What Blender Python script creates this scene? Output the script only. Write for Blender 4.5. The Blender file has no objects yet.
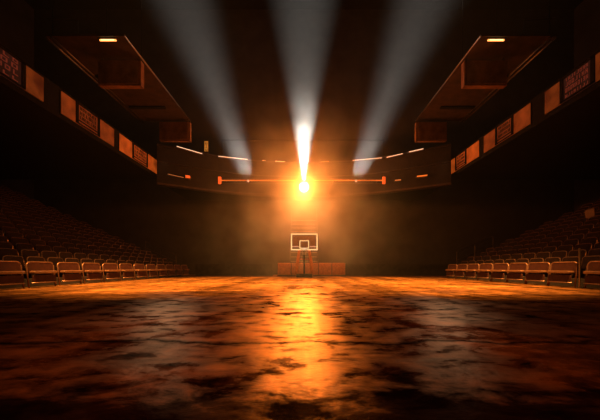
import bpy, bmesh, math, random
from mathutils import Vector, Matrix
random.seed(7)
S = bpy.context.scene
C = S.collection
F, HX, HY, CH = 280.0, 304.0, 267.5, 0.7        # focal length in pixels, horizon point, eye height

def P(px, py, Y):
    return Vector(((px-HX)*Y/F, Y, CH+(HY-py)*Y/F))

# ------------------------------------------------------------------ materials
def mat(name, col, rough=0.6, metal=0.0, var=0.25, scale=6.0, bump=0.0, emit=None, estr=0.0, spec=0.5, trans=0.0, coat=0.0):
    m = bpy.data.materials.new(name); m.use_nodes = True
    nt = m.node_tree; b = nt.nodes['Principled BSDF']
    tc = nt.nodes.new('ShaderNodeTexCoord'); nz = nt.nodes.new('ShaderNodeTexNoise')
    nz.inputs['Scale'].default_value = scale; nz.inputs['Detail'].default_value = 5
    nt.links.new(tc.outputs['Object'], nz.inputs['Vector'])
    cr = nt.nodes.new('ShaderNodeValToRGB')
    cr.color_ramp.elements[0].position = 0.3; cr.color_ramp.elements[1].position = 0.7
    cr.color_ramp.elements[0].color = (*[c*(1-var) for c in col], 1)
    cr.color_ramp.elements[1].color = (*[min(1, c*(1+var)) for c in col], 1)
    nt.links.new(nz.outputs['Fac'], cr.inputs['Fac'])
    nt.links.new(cr.outputs['Color'], b.inputs['Base Color'])
    b.inputs['Roughness'].default_value = rough; b.inputs['Metallic'].default_value = metal
    b.inputs['Specular IOR Level'].default_value = spec
    b.inputs['Coat Weight'].default_value = coat
    if emit:
        b.inputs['Emission Color'].default_value = (*emit, 1); b.inputs['Emission Strength'].default_value = estr
    if emit and estr < 10: m.cycles.emission_sampling = 'NONE'
    if bump:
        bp = nt.nodes.new('ShaderNodeBump'); bp.inputs['Strength'].default_value = bump
        bp.inputs['Distance'].default_value = 0.02
        nt.links.new(nz.outputs['Fac'], bp.inputs['Height']); nt.links.new(bp.outputs['Normal'], b.inputs['Normal'])
    if trans:
        out = nt.nodes['Material Output']; mx = nt.nodes.new('ShaderNodeMixShader'); tl = nt.nodes.new('ShaderNodeBsdfTranslucent')
        nt.links.new(cr.outputs['Color'], tl.inputs['Color'])
        mx.inputs[0].default_value = trans
        nt.links.new(b.outputs[0], mx.inputs[1]); nt.links.new(tl.outputs[0], mx.inputs[2]); nt.links.new(mx.outputs[0], out.inputs['Surface'])
    return m

M = {}
M['wall'] = mat('dark_painted_wall', (.03,.024,.02), .85, var=.35, scale=.8, bump=.2)
M['ceil'] = mat('black_roof_deck', (.006,.005,.005), .9, scale=2, spec=.1)
M['conc'] = mat('stained_concrete', (.03,.022,.017), .9, var=.4, scale=3, bump=.3)
M['ring'] = mat('balcony_paint', (.016,.011,.009), .85, spec=.2, var=.35, scale=2.5)
M['soffit'] = mat('rusty_sheet', (.045,.023,.013), .6, var=.5, scale=2.2, bump=.2)
M['steel'] = mat('dark_steel', (.10,.075,.06), .35, metal=.8, var=.2, scale=12)
M['chrome'] = mat('worn_tube', (.45,.36,.28), .28, metal=1, var=.15, scale=20)
M['seat'] = mat('maroon_plastic', (.04,.012,.008), .6, var=.3, scale=9, spec=.2)
M['seat_rim'] = mat('bright_seat_edge', (.24,.13,.08), .34, metal=.6, var=.3, scale=25)  # brighter rims: the seats' edge light put into their colour
M['cushion'] = mat('tan_seat_vinyl', (.13,.058,.026), .4, var=.3, scale=14, coat=.2)
M['post'] = mat('rusty_post', (.24,.11,.05), .45, var=.4, scale=3)
M['glassy'] = mat('smoked_sheet', (.34,.17,.08), .4, var=.4, scale=1.6, trans=.6)
M['orange_pad'] = mat('orange_padding', (.92,.30,.055), .55, var=.2, scale=8, trans=.35)
M['black'] = mat('black_paint', (.010,.009,.008), .9, scale=8, spec=.15)
M['red'] = mat('red_paint', (.5,.07,.02), .5, scale=8)
M['net'] = mat('white_net_cord', (.8,.75,.65), .8, var=.1, trans=.5)
M['board'] = mat('smoked_backboard', (.45,.34,.25), .15, var=.15, trans=.55)
M['glow_line'] = mat('backboard_line_added_glow', (.8,.7,.5), .5, var=.05, emit=(1,.72,.32), estr=1.1)  # emission stands in for lamp light on the backboard lines
M['lens'] = mat('lamp_lens', (1,.9,.8), .3, emit=(1,.31,.08), estr=45)
M['lens_side'] = mat('side_lamp_lens', (.9,.9,.9), .3, emit=(.8,.85,.85), estr=.25)
M['tube_warm'] = mat('lit_warm_tube', (1,.6,.3), .4, var=.05, emit=(1,.36,.08), estr=2.2)
M['tube_core'] = mat('lit_tube_core', (1,.8,.5), .4, var=.05, emit=(1,.6,.25), estr=3.0)
M['pale_glow'] = mat('pale_tube_and_rim_glow', (1,.85,.65), .4, var=.05, emit=(1,.66,.40), estr=.75)
M['tube_dim'] = mat('lit_dim_tube', (1,.6,.3), .4, var=.05, emit=(1,.42,.14), estr=.22)
M['bar_glow'] = mat('lit_orange_bar', (1,.4,.1), .4, var=.1, emit=(1,.22,.03), estr=.6)
M['cap_glow'] = mat('lit_red_cap', (1,.2,.05), .4, var=.1, emit=(1,.13,.02), estr=.75)
M['lettering'] = mat('brown_lettering', (.02,.006,.004), .9, var=.5, scale=9)
M['lettering_lit'] = mat('faded_red_lettering', (.10,.02,.01), .8, var=.6, scale=9, emit=(.6,.10,.05), estr=.13)
def glow_panel(name, a, b, strength):
    """back-lit translucent sheet, unevenly dirty"""
    m = mat(name, [c*.35 for c in a], .6, var=.3, scale=3, spec=.2)
    nt = m.node_tree; p = nt.nodes['Principled BSDF']
    tc = nt.nodes.new('ShaderNodeTexCoord'); nz = nt.nodes.new('ShaderNodeTexNoise'); nz.inputs['Scale'].default_value = 1.7; nz.inputs['Detail'].default_value = 6
    cr = nt.nodes.new('ShaderNodeValToRGB'); cr.color_ramp.elements[0].position = .3; cr.color_ramp.elements[1].position = .72
    cr.color_ramp.elements[0].color = (*b, 1); cr.color_ramp.elements[1].color = (*a, 1)
    nt.links.new(tc.outputs['Object'], nz.inputs['Vector']); nt.links.new(nz.outputs['Fac'], cr.inputs['Fac'])
    nt.links.new(cr.outputs['Color'], p.inputs['Emission Color']); p.inputs['Emission Strength'].default_value = strength
    m.cycles.emission_sampling = 'NONE'
    return m

# floor: worn, wet, cracked sports floor
def floor_mat():
    m = bpy.data.materials.new('wet_worn_court'); m.use_nodes = True
    nt = m.node_tree; N = nt.nodes; L = nt.links; b = N['Principled BSDF']
    tc = N.new('ShaderNodeTexCoord')
    def mapn(sx, sy):
        mp = N.new('ShaderNodeMapping'); mp.inputs['Scale'].default_value = (sx, sy, 1); L.new(tc.outputs['Object'], mp.inputs['Vector']); return mp
    def noise(mp, sc, det=6, rough=.6, dist=0.0):
        n = N.new('ShaderNodeTexNoise'); n.inputs['Scale'].default_value = sc; n.inputs['Detail'].default_value = det
        n.inputs['Roughness'].default_value = rough; n.inputs['Distortion'].default_value = dist
        L.new(mp.outputs[0], n.inputs['Vector']); return n
    def ramp(src, p0, c0, p1, c1):
        r = N.new('ShaderNodeValToRGB'); e = r.color_ramp.elements
        e[0].position = p0; e[1].position = p1; e[0].color = (*c0, 1); e[1].color = (*c1, 1)
        L.new(src, r.inputs['Fac']); return r
    big = noise(mapn(1, 1), .55, 7, .62, .6)
    mid = noise(mapn(1, 1.6), 2.6, 8, .65, .3)
    fine = noise(mapn(1, 1), 16, 6, .7)
    col = ramp(mid.outputs['Fac'], .32, (.016, .007, .002), .66, (.45, .20, .06))
    rg = ramp(big.outputs['Fac'], .38, (.17,)*3, .62, (.36,)*3)
    rg2 = ramp(mid.outputs['Fac'], .35, (0,)*3, .68, (.16,)*3)
    ad = N.new('ShaderNodeMath'); ad.operation = 'ADD'; L.new(rg.outputs[0], ad.inputs[0]); L.new(rg2.outputs[0], ad.inputs[1])
    L.new(ad.outputs[0], b.inputs['Roughness'])
    stk = noise(mapn(.16, 1.1), 1.0, 5, .6, .4)
    sp = ramp(mid.outputs['Fac'], .42, (.02,)*3, .62, (1.0,)*3)
    sp2 = ramp(big.outputs['Fac'], .42, (.05,)*3, .56, (1,)*3)
    light_lane = noise(mapn(.95, .07), 1.0, 5, .62, .35)  # streaks of light along the floor, put into sheen and colour
    lr = ramp(light_lane.outputs['Fac'], .40, (.22,)*3, .58, (1,)*3)
    m0 = N.new('ShaderNodeMath'); m0.operation = 'MULTIPLY'; L.new(sp.outputs[0], m0.inputs[0]); L.new(lr.outputs[0], m0.inputs[1])
    ml = N.new('ShaderNodeMath'); ml.operation = 'MULTIPLY'; L.new(m0.outputs[0], ml.inputs[0]); L.new(sp2.outputs[0], ml.inputs[1])
    # a long crack across the floor and a dark dried stain nearest the viewer
    sx = N.new('ShaderNodeSeparateXYZ'); L.new(tc.outputs['Object'], sx.inputs[0])
    def mth(op, a, c, clamp=False):
        n = N.new('ShaderNodeMath'); n.operation = op; n.use_clamp = clamp
        for i, v in enumerate((a, c)):
            if isinstance(v, (int, float)): n.inputs[i].default_value = v
            else: L.new(v, n.inputs[i])
        return n.outputs[0]
    wob = noise(mapn(1, .4), 1.5, 6, .6)
    def line(y0, amp, width):
        d = mth('ABSOLUTE', mth('SUBTRACT', mth('SUBTRACT', sx.outputs['Y'], y0), mth('MULTIPLY', mth('SUBTRACT', wob.outputs['Fac'], .5), amp)), 0)
        return mth('DIVIDE', d, width, True)
    crack = mth('MINIMUM', line(2.62, .55, .075), line(5.4, -1.6, .06))
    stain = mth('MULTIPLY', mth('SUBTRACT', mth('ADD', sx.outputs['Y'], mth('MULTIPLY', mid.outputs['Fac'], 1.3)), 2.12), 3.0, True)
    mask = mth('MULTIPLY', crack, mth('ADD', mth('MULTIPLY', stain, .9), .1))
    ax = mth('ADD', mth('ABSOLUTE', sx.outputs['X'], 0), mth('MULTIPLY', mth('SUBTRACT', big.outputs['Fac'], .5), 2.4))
    side_dim = mth('MULTIPLY', mth('SUBTRACT', ax, 2.1), .9, True)                    # sheen cut towards the sides, standing in for light falling off
    mid_sheen = mth('SUBTRACT', 1.0, mth('MULTIPLY', side_dim, .93))
    L.new(mth('MULTIPLY', mth('MULTIPLY', ml.outputs[0], mask), mid_sheen), b.inputs['Specular IOR Level'])
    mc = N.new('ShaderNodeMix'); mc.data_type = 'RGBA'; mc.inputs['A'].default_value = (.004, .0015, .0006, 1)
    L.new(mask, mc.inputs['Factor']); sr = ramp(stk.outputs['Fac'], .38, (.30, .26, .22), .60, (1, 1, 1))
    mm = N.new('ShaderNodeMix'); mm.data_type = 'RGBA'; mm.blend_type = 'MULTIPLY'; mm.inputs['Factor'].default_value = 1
    lc = ramp(light_lane.outputs['Fac'], .42, (.35,)*3, .62, (1,)*3)
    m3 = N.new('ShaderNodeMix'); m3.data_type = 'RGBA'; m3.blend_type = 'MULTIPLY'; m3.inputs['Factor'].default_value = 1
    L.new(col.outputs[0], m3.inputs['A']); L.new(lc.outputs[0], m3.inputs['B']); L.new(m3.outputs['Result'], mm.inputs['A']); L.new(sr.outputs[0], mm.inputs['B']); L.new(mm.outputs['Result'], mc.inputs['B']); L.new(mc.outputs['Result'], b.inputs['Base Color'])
    b.inputs['Specular Tint'].default_value = (1, .38, .09, 1)
    s1 = N.new('ShaderNodeMath'); s1.operation = 'MULTIPLY'; s1.inputs[1].default_value = .35; L.new(fine.outputs['Fac'], s1.inputs[0])
    s2 = N.new('ShaderNodeMath'); s2.operation = 'ADD'; L.new(s1.outputs[0], s2.inputs[0]); L.new(mid.outputs['Fac'], s2.inputs[1])
    bp = N.new('ShaderNodeBump'); bp.inputs['Strength'].default_value = .45; bp.inputs['Distance'].default_value = .022
    L.new(s2.outputs[0], bp.inputs['Height']); L.new(bp.outputs['Normal'], b.inputs['Normal'])
    return m
M['floor'] = floor_mat()

# ------------------------------------------------------------------ mesh helpers
def box(bm, c, s, rz=0.0):
    mx = Matrix.Translation(Vector(c)) @ Matrix.Rotation(rz, 4, 'Z') @ Matrix.Diagonal((s[0], s[1], s[2], 1))
    bmesh.ops.create_cube(bm, size=1, matrix=mx)
def span(bm, a, b):
    a = Vector(a); b = Vector(b); box(bm, (a+b)/2, [abs(b[i]-a[i]) for i in range(3)])
def tube(bm, pts, r, seg=8, closed=False):
    pts = [Vector(p) for p in pts]; rings = []; n = len(pts)
    for i, p in enumerate(pts):
        a = pts[(i-1) % n] if (closed or i > 0) else p; c = pts[(i+1) % n] if (closed or i < n-1) else p
        d = (c-a).normalized(); up = Vector((0, 0, 1)) if abs(d.z) < .95 else Vector((0, 1, 0))
        u = d.cross(up).normalized(); v = u.cross(d).normalized()
        rr = r[i] if isinstance(r, (list, tuple)) else r
        rings.append([bm.verts.new(p+u*math.cos(2*math.pi*k/seg)*rr+v*math.sin(2*math.pi*k/seg)*rr) for k in range(seg)])
    for i in range(n if closed else n-1):
        A, B = rings[i], rings[(i+1) % n]
        for k in range(seg): bm.faces.new((A[k], A[(k+1) % seg], B[(k+1) % seg], B[k]))
    if not closed:
        bm.faces.new(rings[0][::-1]); bm.faces.new(rings[-1])
def rrect(w, h, r, n=5):
    """rounded rectangle in (a,b), centred"""
    out = []
    for cx, cy, a0 in ((w/2-r, h/2-r, 0), (-w/2+r, h/2-r, 90), (-w/2+r, -h/2+r, 180), (w/2-r, -h/2+r, 270)):
        for k in range(n+1):
            a = math.radians(a0+90*k/n); out.append((cx+r*math.cos(a), cy+r*math.sin(a)))
    return out
def prism(bm, loop, fn, t0, t1):
    """extrude a 2D loop; fn(a,b,t) -> point"""
    A = [bm.verts.new(fn(a, b, t0)) for a, b in loop]; B = [bm.verts.new(fn(a, b, t1)) for a, b in loop]
    n = len(loop); bm.faces.new(A[::-1]); bm.faces.new(B)
    for k in range(n): bm.faces.new((A[k], A[(k+1) % n], B[(k+1) % n], B[k]))
def obj(name, bm, m, parent=None, smooth=False, bevel=0):
    bmesh.ops.recalc_face_normals(bm, faces=bm.faces)
    me = bpy.data.meshes.new(name); bm.to_mesh(me); bm.free(); me.materials.append(m)
    if smooth:
        for p in me.polygons: p.use_smooth = True
    o = bpy.data.objects.new(name, me); C.objects.link(o); o.parent = parent
    if bevel:
        b = o.modifiers.new('bevel', 'BEVEL'); b.width = bevel; b.segments = 2; b.limit_method = 'ANGLE'
    return o
def struct(name, bm, m):
    o = obj(name, bm, m); o['kind'] = 'structure'; return o
def thing(name, label, cat, loc=(0, 0, 0), rz=0, group=None):
    o = bpy.data.objects.new(name, None); C.objects.link(o); o.empty_display_size = .2
    o.location = loc; o.rotation_euler = (0, 0, rz); o['label'] = label; o['category'] = cat
    if group: o['group'] = group
    return o
def copy_tree(o, parent=None):
    c = o.copy(); C.objects.link(c); c.parent = parent
    for ch in list(o.children): copy_tree(ch, c)
    return c
def B(): return bmesh.new()

# ------------------------------------------------------------------ setting
XW, YN, YF, ZC = 27.0, -3.0, 28.0, 26.5
bm = B(); span(bm, (-XW, YN, -.3), (XW, YF, 0)); struct('floor', bm, M['floor'])
bm = B(); span(bm, (-XW, YN, ZC), (XW, YF, ZC+.3)); struct('ceiling', bm, M['ceil'])
bm = B(); span(bm, (-XW, YF, 0), (XW, YF+.3, ZC)); struct('wall_far', bm, M['wall'])
bm = B(); span(bm, (-XW, YN-.3, 0), (XW, YN, ZC)); struct('wall_near', bm, M['wall'])
bm = B(); span(bm, (-XW-.3, YN, 0), (-XW, YF, ZC)); struct('wall_left', bm, M['wall'])
bm = B(); span(bm, (XW, YN, 0), (XW+.3, YF, ZC)); struct('wall_right', bm, M['wall'])

L0, RUN, RISE = 9.2, .64, .29
STAND = {-1: (22.6, 24), 1: (18.9, 18)}
for s in (-1, 1):
    ye, n = STAND[s]; bm = B()
    prof = [(L0+.58, 0)]
    for k in range(1, n):
        x = L0+.58+RUN*(k-1)
        prof += [(x, RISE*k), (x+RUN, RISE*k)]
    prof += [(prof[-1][0], 0)]
    prism(bm, prof, lambda a, b, t: Vector((s*a, t, b)), YN, ye)
    struct('seating_terrace', bm, M['conc'])

# side balconies: slab, parapet
for s in (-1, 1):
    bm = B(); span(bm, (s*12.0, YN, 8.05), (s*XW, 23.4, 8.3)); struct('balcony_deck', bm, M['black'])
    bm = B(); span(bm, (s*12.0, YN, 8.3), (s*12.15, 23.4, 9.55)); struct('balcony_parapet', bm, M['black'])
# curved far gallery
arc = [(-11.5, 21.9), (-10.3, 22.6), (-8.9, 23.4), (-7.4, 24.15), (-5.9, 24.75), (-4.2, 25.2), (-2, 25.5), (0, 25.6)]
arc = arc+[(-x, y) for x, y in arc[-2::-1]]
def arcband(bm, z0, z1, out, thick):
    pts = []
    for i, (x, y) in enumerate(arc):
        a = arc[max(0, i-1)]; c = arc[min(len(arc)-1, i+1)]
        d = Vector((c[0]-a[0], c[1]-a[1])).normalized(); nrm = Vector((d.y, -d.x))
        pts.append((Vector((x, y))+nrm*out, Vector((x, y))+nrm*(out-thick)))
    vs = [[bm.verts.new((*q, z)) for q, z in ((f, z0), (f, z1), (g, z1), (g, z0))] for f, g in pts]
    for A, D in zip(vs, vs[1:]):
        for k in range(4): bm.faces.new((A[k], A[(k+1) % 4], D[(k+1) % 4], D[k]))
    bm.faces.new(vs[0]); bm.faces.new(vs[-1])
bm = B(); arcband(bm, 7.35, 10.25, 0, .2); struct('gallery_front', bm, M['ring'])
bm = B(); arcband(bm, 7.2, 7.35, .12, .5); struct('gallery_ledge', bm, M['soffit'])
bm = B(); arcband(bm, 10.25, 10.36, .1, .4); struct('gallery_coping', bm, M['steel'])
bm = B(); arcband(bm, 8.95, 9.03, .08, .1); struct('gallery_rail', bm, M['steel'])
bm = B()
vs0 = [bm.verts.new((x, y, 7.42)) for x, y in arc]; vb = [bm.verts.new((x, YF, 7.42)) for x, y in arc]
for i in range(len(arc)-1): bm.faces.new((vs0[i], vs0[i+1], vb[i+1], vb[i]))
bmesh.ops.solidify(bm, geom=bm.faces[:], thickness=.15)
struct('gallery_deck', bm, M['black'])
# dark board on the far wall above the gallery
t = thing('display_board', 'wide unlit board on the far wall above the curved gallery', 'display board', (0, 27.9, 0))
bm = B(); span(bm, (-8.0, -.25, 10.4), (7.8, 0, 13.2)); obj('panel', bm, M['wall'], t)
bm = B()
span(bm, (-8.1, -.32, 13.2), (7.9, 0, 13.32)); span(bm, (-8.1, -.32, 10.3), (7.9, 0, 10.4)); span(bm, (-8.12, -.32, 10.3), (-8, 0, 13.32)); span(bm, (7.8, -.32, 10.3), (7.92, 0, 13.32))
obj('board_frame', bm, M['ring'], t)

# ------------------------------------------------------------------ far stairs and barrier
t = thing('stair_flight', 'narrow flight of steps rising behind the hoop towards the bright lamp', 'stairs', (0, 24.0, 0))
bm = B(); bn = B()
for k in range(13):
    z = .45+k*.4; y = k*.25
    span(bm, (-1.15, y, z-.4 if k else 0), (1.15, 3.4, z))
    span(bn, (-1.15, y-.04, z-.04), (1.15, y+.02, z+.02))
obj('steps', bm, M['conc'], t); obj('nosing', bn, M['chrome'], t)
bm = B()
for s in (-1, 1): tube(bm, [(s*1.2, 0, 0), (s*1.2, 0, 1.4), (s*1.2, 3.0, 6.2)], .03)
obj('handrail', bm, M['steel'], t)

t = thing('padded_barrier', 'low orange-lit padded barrier on the floor behind the hoop', 'barrier', ((311.5-HX)*22.3/F, 22.3, 0))
for k in range(5):
    bm = B(); box(bm, (-2.16+k*1.08, 0, .58), (1.04, .16, .96)); obj('pad', bm, M['orange_pad'], t, bevel=.04)
bm = B(); box(bm, (0, 0, .05), (5.4, .3, .1)); box(bm, (0, .12, .55), (5.3, .05, 1.0)); obj('frame', bm, M['steel'], t)
for s, x0, x1, lab in ((-1, -9.0, -2.6, 'long low dark wall at the far end, left of the hoop'), (1, 3.4, 12.5, 'long low dark wall at the far end, right of the hoop')):
    t = thing('perimeter_wall', lab, 'low wall', ((x0+x1)/2, 23.3, 0), group=None)
    w = x1-x0
    bm = B(); box(bm, (0, 0, .45), (w, .2, .9)); obj('panel', bm, M['conc'], t)
    bm = B(); box(bm, (0, 0, .94), (w+.05, .28, .08)); obj('top_rail', bm, M['conc'], t)

# ------------------------------------------------------------------ hoop
YH = 19.7
t = thing('basketball_hoop', 'basketball hoop with bright-edged backboard on an orange padded stand', 'basketball hoop', (0.02, YH, 0))
bm = B(); box(bm, (0, .5, .12), (1.1, 1.5, .24)); obj('base', bm, M['black'], t, bevel=.03)
for s in (-1, 1):
    bm = B(); tube(bm, [(s*.56, .35, .2), (s*.50, .3, 1.0), (s*.34, .2, 2.0)], [.14, .12, .08], 10); obj('support_post', bm, M['orange_pad'], t, smooth=True)
bm = B(); tube(bm, [(-.45, .3, 1.3), (.45, .3, 1.3)], .035); tube(bm, [(-.36, .2, 1.9), (.36, .2, 1.9)], .035); obj('crossbar', bm, M['red'], t)
bm = B(); tube(bm, [(0, .9, .24), (0, .16, 1.6), (0, .16, 2.4)], .06); obj('brace', bm, M['black'], t)
bb = obj('backboard', (lambda b: (span(b, (-.91, 0, 1.94), (.91, .04, 3.06)), b)[1])(B()), M['board'], t)
def rectframe(bm, x0, x1, z0, z1, w, y0, y1):
    span(bm, (x0, y0, z0), (x1, y1, z0+w)); span(bm, (x0, y0, z1-w), (x1, y1, z1))
    span(bm, (x0, y0, z0+w), (x0+w, y1, z1-w)); span(bm, (x1-w, y0, z0+w), (x1, y1, z1-w))
bm = B(); rectframe(bm, -.93, .93, 1.92, 3.08, .062, -.03, .06); obj('glow_border', bm, M['glow_line'], bb)
bm = B(); rectframe(bm, -.33, .33, 2.04, 2.60, .045, -.025, -.003); obj('target_square', bm, M['glow_line'], bb)
bm = B(); span(bm, (-.86, -.02, 2.15), (-.38, -.002, 2.18)); span(bm, (.38, -.02, 2.15), (.86, -.002, 2.18)); obj('side_mark', bm, M['pale_glow'], bb)  # side marks glow by added emission too
bm = B(); tube(bm, [(.23*math.cos(a*math.pi/12), -.38+.23*math.sin(a*math.pi/12), 2.02) for a in range(24)], .016, 6, True)
box(bm, (0, -.08, 2.02), (.14, .16, .09)); rim = obj('rim', bm, M['pale_glow'], t, smooth=False)  # rim borrows the strip lights' glow, though it is no lamp
bm = B()
for k in range(12):
    for sgn in (-1, 1):
        pts = []
        for j in range(6):
            f = j/5; r = .225*(1-.48*f); a = math.radians(30*k+sgn*15*j*.8)
            pts.append((r*math.cos(a), -.38+r*math.sin(a), 2.0-.42*f))
        tube(bm, pts, .007, 4)
obj('net', bm, M['net'], rim)

# ------------------------------------------------------------------ seats
def make_front_seat():
    """faces -X local; origin under the seat's middle on the floor"""
    t = thing('arena_chair', 'x', 'seat')
    W = 1.02
    bk = lambda a, b, tt: Vector((.10+tt+(b+.2)*.12, a, .68+b))
    bm = B(); prism(bm, rrect(W-.05, .38, .10), bk, -.03, .03); obj('backrest', bm, M['seat'], t)
    arch = [(-W/2, -.66), (-W/2, -.2)]+[(a, b+.005) for a, b in rrect(W, .40, .14)[::-1] if b > 0]+[(W/2, -.2), (W/2, -.66)]
    arch = [(-W/2, -.66), (-W/2, 0)]+sorted([(a, b) for a, b in rrect(W, .42, .14, 6) if b > .06], key=lambda q: q[0])+[(W/2, 0), (W/2, -.66)]
    bm = B(); tube(bm, [bk(a, b, -.02) for a, b in arch], .024, 6); obj('frame', bm, M['seat_rim'], t, smooth=True)
    bm = B(); prism(bm, rrect(W-.12, .10, .045), lambda a, b, tt: Vector((tt, a, .535+b)), -.12, .08); obj('seat_cushion', bm, M['cushion'], t, bevel=.02)
    bm = B(); prism(bm, rrect(W-.14, .26, .06), lambda a, b, tt: Vector((tt, a, .31+b)), -.06, -.02); obj('front_panel', bm, M['seat'], t)
    bm = B(); tube(bm, [(-.05, -W/2+.03, .17), (-.05, W/2-.03, .17)], .022, 6); obj('stretcher', bm, M['seat_rim'], t, smooth=True)
    return t
def make_stand_seat():
    t = thing('stand_chair', 'x', 'seat')
    W = .70; bk = lambda a, b, tt: Vector((.14+tt+(b+.2)*.14, a, .60+b))
    bm = B(); prism(bm, rrect(W-.03, .40, .10, 3), bk, -.02, .025); obj('backrest', bm, M['seat2'], t)
    bm = B(); tube(bm, [bk(a, b, 0) for a, b in rrect(W, .43, .11, 3)], .016, 5, True); obj('backrest_rim', bm, M['seat_rim'], t)
    bm = B(); prism(bm, rrect(W-.08, .09, .035, 2), lambda a, b, tt: Vector((tt, a, .42+b)), -.20, .10); obj('seat_cushion', bm, M['seat2'], t)
    for q in (-1, 1):
        bm = B(); box(bm, (.0, q*W/2, .20), (.24, .03, .40)); obj('side_frame', bm, M['steel'], t)
    return t
M['seat2'] = mat('dark_red_shell', (.012,.005,.003), .7, var=.4, scale=9, spec=.12)
ORD = ['zeroth', 'first', 'second', 'third', 'fourth', 'fifth', 'sixth', 'seventh', 'eighth', 'ninth', 'tenth', 'eleventh', 'twelfth', 'thirteenth', 'fourteenth', 'fifteenth', 'sixteenth', 'seventeenth', 'eighteenth', 'nineteenth', 'twentieth']
side = {-1: 'left', 1: 'right'}
fs, first = make_front_seat(), True
# right row starts a small gap behind the nearest seat; widths follow the photo
yl = [22.0-1.2*k for k in range(12)]
yr = [10.15+1.085*k for k in range(7, -1, -1)]+[8.78, 7.66]
yl = [y for y in yl if y > 7.6]
for s, ys in ((-1, yl), (1, yr)):
    for i, y in enumerate(ys):
        o = fs if first else copy_tree(fs); first = False
        o.location = (s*(L0+.1), y, 0); o.rotation_euler = (0, 0, 0 if s == 1 else math.pi)
        n = i+1
        o['label'] = f'wide padded seat in the {side[s]} front row, {ORD[n] if n > 1 else "outermost"} from its far end'
        o['category'] = 'seat'; o['group'] = f'front row seats on the {side[s]}'
spots = []
for s in (-1, 1):
    ye, nr = STAND[s]; PITCH = .80 if s == 1 else .84
    for k in range(1, nr):
        x = L0+.22+RUN*k+.1
        ymin = x*F/(HX if s < 0 else 600-HX)-.45
        y = ye-.45-(k % 2)*PITCH*.5; i = 0
        while y > ymin:
            i += 1; spots.append((math.hypot(x, y), s, k, i, x, y)); y -= PITCH
spots.sort()
def row_name(k): return ORD[k] if k < len(ORD) else 'twenty-'+ORD[k-20]
ss = make_stand_seat(); first = True
for d, s, k, i, x, y in spots[:300]:
    o = ss if first else copy_tree(ss); first = False
    o.location = (s*x, y, RISE*k); o.rotation_euler = (0, 0, 0 if s == 1 else math.pi)
    o['label'] = f'dark seat in the {side[s]} stand, {row_name(k+1)} row up, {ORD[i] if i > 1 else "outermost"} from the far end'
    o['category'] = 'seat'; o['group'] = f'tiered seats in the {side[s]} stand'
rest = spots[300:]
if rest:
    bm = B(); protos = [(c.data, c.data.materials[0]) for c in ss.children]
    mats = []
    for d, s, k, i, x, y in rest:
        mx = Matrix.Translation((s*x, y, RISE*k)) @ Matrix.Rotation(0 if s == 1 else math.pi, 4, 'Z')
        for me, m in protos:
            if m not in mats: mats.append(m)
            n0 = len(bm.verts); f0 = len(bm.faces); bm.from_mesh(me)
            bm.verts.ensure_lookup_table(); bm.faces.ensure_lookup_table()
            for v in bm.verts[n0:]: v.co = mx @ v.co
            for f in bm.faces[f0:]: f.material_index = mats.index(m)
    me = bpy.data.meshes.new('distant_seats'); bm.to_mesh(me); bm.free()
    for m in mats: me.materials.append(m)
    o = bpy.data.objects.new('distant_seats', me); C.objects.link(o)
    o['kind'] = 'stuff'; o['label'] = 'remaining small dark seats high up and far away in both stands'; o['category'] = 'seats'
print('SEATS', len(spots))

# rails at the far ends of the stands
def end_rail(s, lab):
    ye = STAND[s][0]
    t = thing('guard_rail', lab, 'railing', (s*(L0+.9), ye+.15, 0))
    for k in range(3):
        x = s*(.3+.95*k*1.3); z = .9+.42*1.3*k
        bm = B(); tube(bm, [(x, 0, 0), (x, 0, z+.85)], .035, 6); obj('post', bm, M['steel'], t)
    bm = B()
    for dz in (.3, .82): tube(bm, [(s*.3, 0, .9+dz), (s*(.3+2.47), 0, .9+1.09+dz)], .03, 6)
    obj('rail', bm, M['steel'], t)
end_rail(-1, 'thin metal guard rail closing the far end of the left stand')
end_rail(1, 'thin metal guard rail closing the far end of the right stand')
t = thing('aisle_post', 'tall thin metal post in the gap of the right front row', 'post', (9.32, 9.47, 0))
bm = B(); tube(bm, [(0, 0, 0), (0, 0, 1.35)], .025, 8); obj('pole', bm, M['chrome'], t)
bm = B(); box(bm, (0, 0, .015), (.16, .16, .03)); obj('base', bm, M['steel'], t)
t = thing('notice_panel', 'small plain tan panel standing among the upper seats on the right', 'panel', (L0+.58+RUN*9.0-.02, 15.2, RISE*9))
bm = B(); box(bm, (0, 0, .95), (.03, .50, .62)); obj('board', bm, M['cushion'], t)
bm = B(); tube(bm, [(0, -.2, 0), (0, -.2, .66)], .015); tube(bm, [(0, .2, 0), (0, .2, .66)], .015); tube(bm, [(0, -.2, .3), (0, .2, .3)], .012); obj('stand', bm, M['steel'], t)

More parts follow.
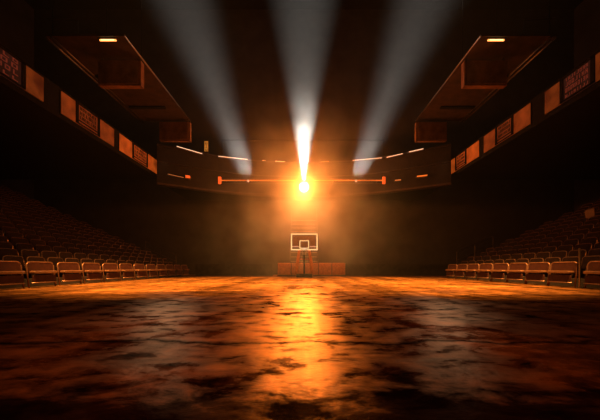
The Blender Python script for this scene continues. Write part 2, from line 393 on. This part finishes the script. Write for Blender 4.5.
# ------------------------------------------------------------------ back-lit banners on the side balconies
def glyphs(bm, xa, ya, w, zc, h, n, s):
    """rows of worn strokes standing in for lettering too blurred to read"""
    for k in range(n):
        y = ya+(k+.5)*w/n; cw = w/n*.62
        pat = random.choice(['O', 'E', 'I', 'H', 'L', 'A'])
        st = .16*cw+.02
        def bar(y0, y1, z0, z1): span(bm, (xa, y+y0*cw, zc+z0*h), (xa-s*.02, y+y1*cw, zc+z1*h))
        if pat in 'OHA': bar(-.5, -.28, -.5, .5); bar(.28, .5, -.5, .5)
        if pat in 'ELI': bar(-.12 if pat == 'I' else -.5, .12 if pat == 'I' else -.25, -.5, .5)
        if pat in 'OE': bar(-.5, .5, .34, .5)
        if pat in 'OEL': bar(-.5, .5, -.5, -.34)
        if pat in 'HAE': bar(-.4, .4, -.08, .1)
        if pat == 'A': bar(-.3, .3, .34, .5)
def banner(s, y0, y1, b0, b1, e, dark, lab):
    t = thing('banner_sign', lab, 'sign', (s*12.0, (y0+y1)/2, 0), group='back-lit signs on the balcony fronts')
    c = (y0+y1)/2; xf = -s*.02
    z0, z1 = 8.29, 9.38
    A = {'dim': ((.13, .022, .003), (.03, .004, .001)), 'mid': ((.20, .030, .004), (.05, .007, .001)), 'hot': ((.42, .062, .006), (.12, .017, .002))}[e]
    pm = glow_panel('backlit_orange_sheet', *A, 1.0)
    bm = B(); span(bm, (0, y0-c, z0-.05), (xf*2, y1-c, z1+.05)); obj('backing', bm, M['black'], t)
    if b0 > y0+.05:
        bm = B(); span(bm, (xf*2, y0-c+.03, z0), (xf*4, b0-c, z1)); obj('light_panel', bm, pm, t)
    if b1 < y1-.05:
        bm = B(); span(bm, (xf*2, b1-c, z0), (xf*4, y1-c-.03, z1)); obj('light_panel', bm, pm, t)
    bd = obj('sign_board', (lambda b: (span(b, (xf*2, b0-c, z0), (xf*5, b1-c, z1)), b)[1])(B()), glow_panel('sign_face', *( ((.022,.005,.003),(.008,.002,.001)) if dark else ((A[0][0]*.75, A[0][1]*.75, A[0][2]), (A[1][0]*.7, A[1][1]*.7, A[1][2])) ), 1.0), t)
    bm = B(); w = .10
    span(bm, (xf*5, b0-c, z0), (xf*7, b0-c+w*1.6, z1)); span(bm, (xf*5, b1-c-w*1.6, z0), (xf*7, b1-c, z1))
    span(bm, (xf*5, b0-c, z0), (xf*7, b1-c, z0+w*.6)); span(bm, (xf*5, b0-c, z1-w*.6), (xf*7, b1-c, z1))
    if not dark: span(bm, (xf*5, b0-c, z0+.17), (xf*7, b1-c, z0+.22))
    obj('border', bm, M['black'], bd)
    bm = B(); W = (b1-b0)-.5
    rows = ((.84, .14, 8), (.63, .18, 7), (.40, .18, 9), (.16, .13, 8)) if dark else ((.80, .15, 7), (.58, .17, 6), (.36, .15, 8))
    for (fz, h, n) in rows: glyphs(bm, xf*5.2, b0-c+.25, W, z0+fz*(z1-z0), h, n, s)
    obj('lettering', bm, M['lettering_lit'] if dark else M['lettering'], bd)
banner(-1, 8.4, 12.85, 8.6, 11.95, 'dim', True, 'nearest sign on the left balcony, dark board with an orange end panel')
banner(-1, 13.75, 17.6, 14.6, 16.3, 'mid', False, 'middle sign of three on the left balcony, orange with framed lettering')
banner(-1, 18.1, 22.9, 19.4, 21.3, 'hot', False, 'farthest and brightest sign on the left balcony front')
banner(1, 9.6, 13.9, 11.45, 13.0, 'dim', True, 'nearest sign on the right balcony, dark lettered board with orange end')
banner(1, 14.75, 18.6, 15.9, 17.4, 'mid', False, 'middle sign of three on the right balcony, tilting up towards the viewer')
banner(1, 19.1, 23.2, 20.5, 22.0, 'hot', False, 'farthest small orange sign on the right balcony front')

# ------------------------------------------------------------------ hung platforms with boxes and strip lights
def hung_box(s, xi, y, zt, zb, w, lab):
    t = thing('hanging_screen', lab, 'hanging box', (s*(xi+w/2), y, zt))
    h = zt-zb
    bm = B(); box(bm, (0, 0, -h/2), (w-.1, .04, h-.12)); obj('screen', bm, M['glassy'], t)
    bm = B(); box(bm, (0, .45, -h/2), (w-.1, .04, h-.12)); obj('rear_screen', bm, M['glassy'], t)
    bm = B(); tube(bm, [(-w/2+.1, .2, .25), (-w/2+.1, .2, -.02)], .04); tube(bm, [(w/2-.1, .2, .25), (w/2-.1, .2, -.02)], .04); obj('hanger', bm, M['steel'], t)
    bm = B()
    box(bm, (-s*(w/2), .22, -h/2), (.15, .30, h)); obj('inner_post', bm, M['post'], t)
    bm = B()
    box(bm, (s*(w/2), .22, -h/2), (.08, .30, h)); box(bm, (0, .22, -.04), (w, .30, .08)); box(bm, (0, .22, -h+.04), (w, .30, .08))
    obj('frame', bm, M['post'], t)
for s in (-1, 1):
    zt = 12.6; xi, xo = (9.25, 13.3) if s < 0 else (9.1, 13.0)
    n = side[s]
    t = thing('hung_platform', f'long rusty walkway platform hung high over the {n} stand', 'walkway', (0, 0, zt))
    bm = B(); span(bm, (s*xi, 14.4, .0), (s*xo, 22.8, .12)); obj('soffit', bm, M['soffit'], t)
    bm = B(); tube(bm, [(s*xi, 14.4, .02), (s*xi, 22.8, .02)], .045, 6); obj('inner_edge', bm, M['chrome'], t)
    bm = B(); tube(bm, [(s*(xo-.3), 14.4, -.05), (s*(xo-.3), 22.8, -.05)], .05, 6); tube(bm, [(s*(xo-.02), 14.4, -.05), (s*(xo-.02), 22.8, -.05)], .05, 6); obj('outer_edge', bm, M['steel'], t)
    for y in (17.3, 20.6):
        bm = B(); span(bm, (s*(xi+1.0), y, -.12), (s*(xo-.4), y+.25, 0)); obj('cross_beam', bm, M['black'], t)
    bm = B()
    for y in (14.6, 18.6, 22.6):
        for x in (xo-.2,): tube(bm, [(s*x, y, .1), (s*x, y, ZC-zt)], .03, 6)
    obj('hanger_rod', bm, M['black'], t)
    for y in (14.5, 18.5, 22.5):
        bm = B(); tube(bm, [(s*(xo-1.6), y, .14), (s*(xo-1.6), y, .9), (s*xo, y, 1.0)], .04, 6); obj('bracket', bm, M['steel'], t)
    hung_box(s, xi, 15.7, zt-.25, 10.95, 2.3, f'nearer brown screen box hanging under the {n} walkway')
    hung_box(s, xi-.05, 22.35, zt-.25, 10.85, 2.35, f'farther glowing screen box hanging under the {n} walkway end')
    px = 109 if s < 0 else 495
    p = P(px, 39.8 if s < 0 else 42.4, 14.62)
    t = thing('strip_light', f'short orange strip light burning high up over the {n} stand', 'light', (p.x, 14.55, 12.505))
    bm = B(); box(bm, (0, 0, .07), (1.0, .12, .05)); obj('housing', bm, M['steel'], t)
    bm = B(); tube(bm, [(-.42, 0, 0), (.42, 0, 0)], .04, 8); obj('tube', bm, M['tube_warm'], t)
    bm = B(); tube(bm, [(-.34, -.035, 0), (.34, -.035, 0)], .02, 8); obj('tube_core', bm, M['tube_core'], t)

# ------------------------------------------------------------------ gallery strip lights
def arc_y(px):
    """depth of the gallery front along the sight line"""
    best = None
    for (x0, y0), (x1, y1) in zip(arc, arc[1:]):
        k = (px-HX)/F; d = (x1-x0)-k*(y1-y0)
        u = (k*y0-x0)/d
        if -1e-6 <= u <= 1+1e-6: return y0+u*(y1-y0)
    return 25.5
def strip(name, px0, py0, px1, py1, m, r, lab, grp=None, off=.22):
    a = P(px0, py0, arc_y(px0)-off); b = P(px1, py1, arc_y(px1)-off); c = (a+b)/2
    t = thing(name, lab, 'light', c, group=grp)
    n = max(1, int((b-a).length/.5)); bm = B()
    tube(bm, [a-c, b-c], r, 8); obj('tube', bm, m, t)
    bm = B(); up = Vector((0, .08, -.05)); tube(bm, [a-c+up, b-c+up], r*1.2, 6); obj('housing', bm, M['steel'], t)
    for q in (a-c, b-c):
        bm = B(); box(bm, q+Vector((0, .09, -.02)), (.05, .24, .08)); obj('bracket', bm, M['steel'], t)
g = 'strip lights along the gallery top'
strip('strip_light', 176.5, 146.2, 202.5, 153.8, M['pale_glow'], .035, 'leftmost pale strip light on the curved gallery top', g)
strip('strip_light', 218, 156.2, 247.5, 159.4, M['pale_glow'], .035, 'pale strip light on the gallery top crossed by the left beam', g)
strip('strip_light', 262, 160.3, 266, 160.6, M['pale_glow'], .03, 'very short strip light on the gallery top, left of the middle', g)
strip('strip_light', 275, 161.2, 285, 161.6, M['pale_glow'], .035, 'short strip light on the gallery top, beside the middle beam on its left', g)
strip('strip_light', 321, 161.8, 329, 161.2, M['tube_dim'], .03, 'faint short strip light on the gallery top right of the middle beam', g)
strip('strip_light', 352.5, 160.4, 382, 157.8, M['pale_glow'], .035, 'pale strip light on the gallery top crossed by the right beam', g)
strip('strip_light', 386.5, 157.4, 403, 153.6, M['pale_glow'], .032, 'pale strip light on the gallery top, second from the right', g)
strip('strip_light', 409, 152, 423.5, 148.7, M['pale_glow'], .038, 'rightmost pale strip light on the curved gallery top', g)
g = 'dim lights on the gallery front'
strip('gallery_light', 167.5, 174, 184, 177.6, M['tube_dim'], .02, 'thin dim light line on the gallery front, far left', g, .3)
strip('gallery_light', 185.5, 176.5, 190, 177.2, M['cap_glow'], .12, 'small stubby red lamp on the left of the gallery front', g, .35)
strip('gallery_light', 395, 180.4, 401, 179.8, M['tube_dim'], .04, 'tiny faint orange lamp on the gallery front, right of the orange bar', g, .3)
strip('gallery_light', 417, 176.4, 427.5, 175.2, M['bar_glow'], .05, 'short red-orange lamp on the gallery front, far right', g, .3)
# small hanging sign
p = P(206.3, 146.3, 23.0)
t = thing('hanging_sign', 'tiny upright orange lit sign hanging above the left of the gallery', 'sign', p)
bm = B(); box(bm, (0, .04, 0), (.36, .08, .90)); obj('case', bm, M['black'], t)
bm = B(); box(bm, (0, -.012, 0), (.29, .02, .82)); fa = obj('lit_face', bm, glow_panel('orange_sign_face', (.62, .22, .03), (.36, .10, .012), 1.0), t)
bm = B()
for z, ws in ((.26, (-.07, .07)), (.0, (0,)), (-.27, (-.07, .07))):
    for xx in ws: box(bm, (xx, -.03, z), (.045, .015, .16))
    box(bm, (0, -.03, z-.1), (.2, .015, .03))
obj('characters', bm, M['black'], fa)
bm = B(); tube(bm, [(0, .06, -.25), (0, 1.35, -.28)], .02, 6); obj('bracket_arm', bm, M['black'], t)

# ------------------------------------------------------------------ light bar and lamps
YB = 24.0; zb = CH+(HY-180.4)*YB/F
t = thing('light_bar', 'long glowing orange bar across the gallery with red end caps', 'light bar', (0, YB, zb))
xa, xb = (218.5-HX)*YB/F, (385-HX)*YB/F
bm = B(); tube(bm, [(xa, 0, 0), (xb, 0, 0)], .05, 8); obj('glow_tube', bm, M['bar_glow'], t)
for x in (xa+.1, xb-.1):
    bm = B(); box(bm, (x, 0, .0), (.22, .2, .58)); obj('end_cap', bm, M['cap_glow'], t)
bm = B()
tube(bm, [(xa, .2, .2), (xb, .2, .2)], .03, 6); tube(bm, [(xa, .2, -.2), (xb, .2, -.2)], .03, 6)
n = 24
for i in range(n):
    x0 = xa+(xb-xa)*i/n; x1 = xa+(xb-xa)*(i+1)/n; q = .2 if i % 2 else -.2
    tube(bm, [(x0, .2, q), (x1, .2, -q)], .015, 5)
for x in (xa+.6, -2.5, 2.5, xb-.6): tube(bm, [(x, .2, 0), (x, 1.4 if abs(x) > 4 else 1.6, 0)], .03, 6)
obj('truss', bm, M['steel'], t)

def lamp(name, lab, p, r, lens, depth=.5, group=None, arm=2.12):
    t = thing(name, lab, 'lamp', p, group=group)
    bm = B(); seg = 24
    tube(bm, [(0, depth, 0), (0, depth*.6, 0), (0, .02, 0)], [r*.45, r*.85, r*1.05], seg); obj('housing', bm, M['black'], t, smooth=True)
    bm = B(); bmesh.ops.create_uvsphere(bm, u_segments=24, v_segments=12, radius=r*.97, matrix=Matrix.Diagonal((1, .45, 1, 1))); obj('lens', bm, lens, t, smooth=True)
    bm = B(); tube(bm, [(-r*1.15, .1, 0), (-r*1.15, .1, -r*1.3), (r*1.15, .1, -r*1.3), (r*1.15, .1, 0)], .025, 6); obj('yoke', bm, M['steel'], t)
    bm = B(); tube(bm, [(0, depth*.8, 0), (0, arm, 0)], .05, 6); obj('mounting_arm', bm, M['steel'], t)
    return t
LP = P(304, 187, 23.3)
lamp('arena_lamp', 'huge blazing round lamp in the middle above the hoop', LP, .42, M['lens'])
BS = [(-1, P(248, 181, 23.6)), (1, P(356, 181, 23.6))]
for s, p in BS:
    lamp('beam_lamp', f'small lamp on the orange bar throwing the {side[s]} pale beam upwards', p, .12, M['lens_side'], .25, arm=.3)

# ------------------------------------------------------------------ lights
def light(kind, name, loc, energy, col, aim=None, size=.1, cone=None, blend=1.0, vis=None):
    d = bpy.data.lights.new(name, kind); d.energy = energy; d.color = col
    if kind in ('POINT', 'SPOT'): d.shadow_soft_size = size
    if kind == 'SPOT': d.spot_size = math.radians(cone); d.spot_blend = blend
    o = bpy.data.objects.new(name, d); C.objects.link(o); o.location = loc
    if aim is not None: o.rotation_euler = (Vector(aim)-Vector(loc)).to_track_quat('-Z', 'Y').to_euler()
    return o
W = dict(main=3500, front=42000, core=3000, mid=290000, side=240000, pool=1300, far=4500, floor_fill=390000)
light('POINT', 'main_lamp_light', LP+Vector((0, -.75, 0)), W['main'], (1, .24, .036), size=.3)
light('SPOT', 'main_lamp_throw', LP+Vector((0, -.6, 0)), W['front'], (1, .17, .006), aim=(0, 4.5, 0), size=1.1, cone=21, blend=1)
light('SPOT', 'main_lamp_core', LP+Vector((0, -.65, 0)), W['core'], (1, .45, .12), aim=(0, 3, 0), size=.25, cone=16, blend=1)
light('SPOT', 'middle_beam', LP+Vector((0, -.3, .45)), W['mid'], (1, .94, .82), aim=P(304, -60, 20), size=.14, cone=28, blend=1)
for s, p in BS:
    tx = 180 if s < 0 else 428
    light('SPOT', 'side_beam', p+Vector((0, -.2, .2)), W['side'], (1, .93, .82), aim=P(tx, -10, 21.5), size=.8, cone=25, blend=1)
for s in (-1, 1):
    light('SPOT', 'added_floor_spot', (s*4.5, 1.0, 25.5), W['floor_fill'], (1, .42, .09), aim=(s*4.6, 13.2, 0), size=.3, cone=30, blend=1)  # unseen spots added to brighten the far floor band
    light('SPOT', 'floor_pool_light', (s*11.0, 22.0, 9.2), W['pool'], (1, .52, .24), aim=(s*3.2, 6.0, 0), size=.15, cone=14, blend=1)
light('SPOT', 'floor_wash', LP+Vector((0, -.8, -.1)), W['far'], (1, .30, .075), aim=(0, 18.0, 0), size=.3, cone=102, blend=1)

# ------------------------------------------------------------------ world: dark, thin haze in the hall, thicker smoke around the lamp
w = bpy.data.worlds.new('world'); S.world = w; w.use_nodes = True
nt = w.node_tree; nt.nodes['Background'].inputs['Color'].default_value = (0, 0, 0, 1)
vs = nt.nodes.new('ShaderNodeVolumeScatter'); vs.inputs['Color'].default_value = (1, 1, 1, 1)
vs.inputs['Anisotropy'].default_value = .1
def math_node(op, a, b=None, clamp=False):
    n = nt.nodes.new('ShaderNodeMath'); n.operation = op; n.use_clamp = clamp
    for i, v in enumerate((a, b)):
        if v is None: continue
        if isinstance(v, (int, float)): n.inputs[i].default_value = v
        else: nt.links.new(v, n.inputs[i])
    return n.outputs[0]
geo = nt.nodes.new('ShaderNodeNewGeometry')
mp = nt.nodes.new('ShaderNodeVectorMath'); mp.operation = 'SUBTRACT'; mp.inputs[1].default_value = (0, 20.3, 5.6)
nt.links.new(geo.outputs['Position'], mp.inputs[0])
sc_ = nt.nodes.new('ShaderNodeVectorMath'); sc_.operation = 'MULTIPLY'; sc_.inputs[1].default_value = (1/8.3, 1/5.5, 1/8.2)
nt.links.new(mp.outputs[0], sc_.inputs[0])
ln = nt.nodes.new('ShaderNodeVectorMath'); ln.operation = 'LENGTH'; nt.links.new(sc_.outputs[0], ln.inputs[0])
fall = math_node('EXPONENT', math_node('MULTIPLY', math_node('MULTIPLY', ln.outputs['Value'], ln.outputs['Value']), -5.0))
nz = nt.nodes.new('ShaderNodeTexNoise'); nz.inputs['Scale'].default_value = .55; nz.inputs['Detail'].default_value = 2
nt.links.new(geo.outputs['Position'], nz.inputs['Vector'])
nf = math_node('MULTIPLY', math_node('SUBTRACT', nz.outputs['Fac'], .25, True), 2.2)
sxyz = nt.nodes.new('ShaderNodeSeparateXYZ'); nt.links.new(geo.outputs['Position'], sxyz.inputs[0])
mist = math_node('MULTIPLY', math_node('DIVIDE', math_node('SUBTRACT', sxyz.outputs['Y'], 13.0), 6.0, True), .0010)   # the mist hangs at the far end
dens = math_node('ADD', math_node('MULTIPLY', math_node('MULTIPLY', fall, nf), .46), math_node('ADD', mist, .00008))
nt.links.new(dens, vs.inputs['Density'])
nt.links.new(vs.outputs[0], nt.nodes['World Output'].inputs['Volume'])

# ------------------------------------------------------------------ camera and view
cam = bpy.data.cameras.new('camera'); co = bpy.data.objects.new('camera', cam); C.objects.link(co)
co.location = (0, 0, CH); co.rotation_euler = (math.pi/2, 0, 0)
cam.sensor_width = 36; cam.lens = F/600*36; cam.clip_end = 200
cam.shift_y = (HY-210)/600; cam.shift_x = -(HX-300)/600
S.camera = co
S.view_settings.view_transform = 'Standard'; S.view_settings.look = 'None'
S.view_settings.exposure = 0; S.view_settings.gamma = 1; S.view_settings.use_curve_mapping = False
S.cycles.use_denoising = True
S.cycles.volume_bounces = 0; S.cycles.max_bounces = 3; S.cycles.diffuse_bounces = 1; S.cycles.transmission_bounces = 2; S.cycles.glossy_bounces = 2; S.cycles.sample_clamp_indirect = 3
S.cycles.use_light_tree = True
S.cycles.volume_max_steps = 64; S.cycles.volume_step_rate = 4
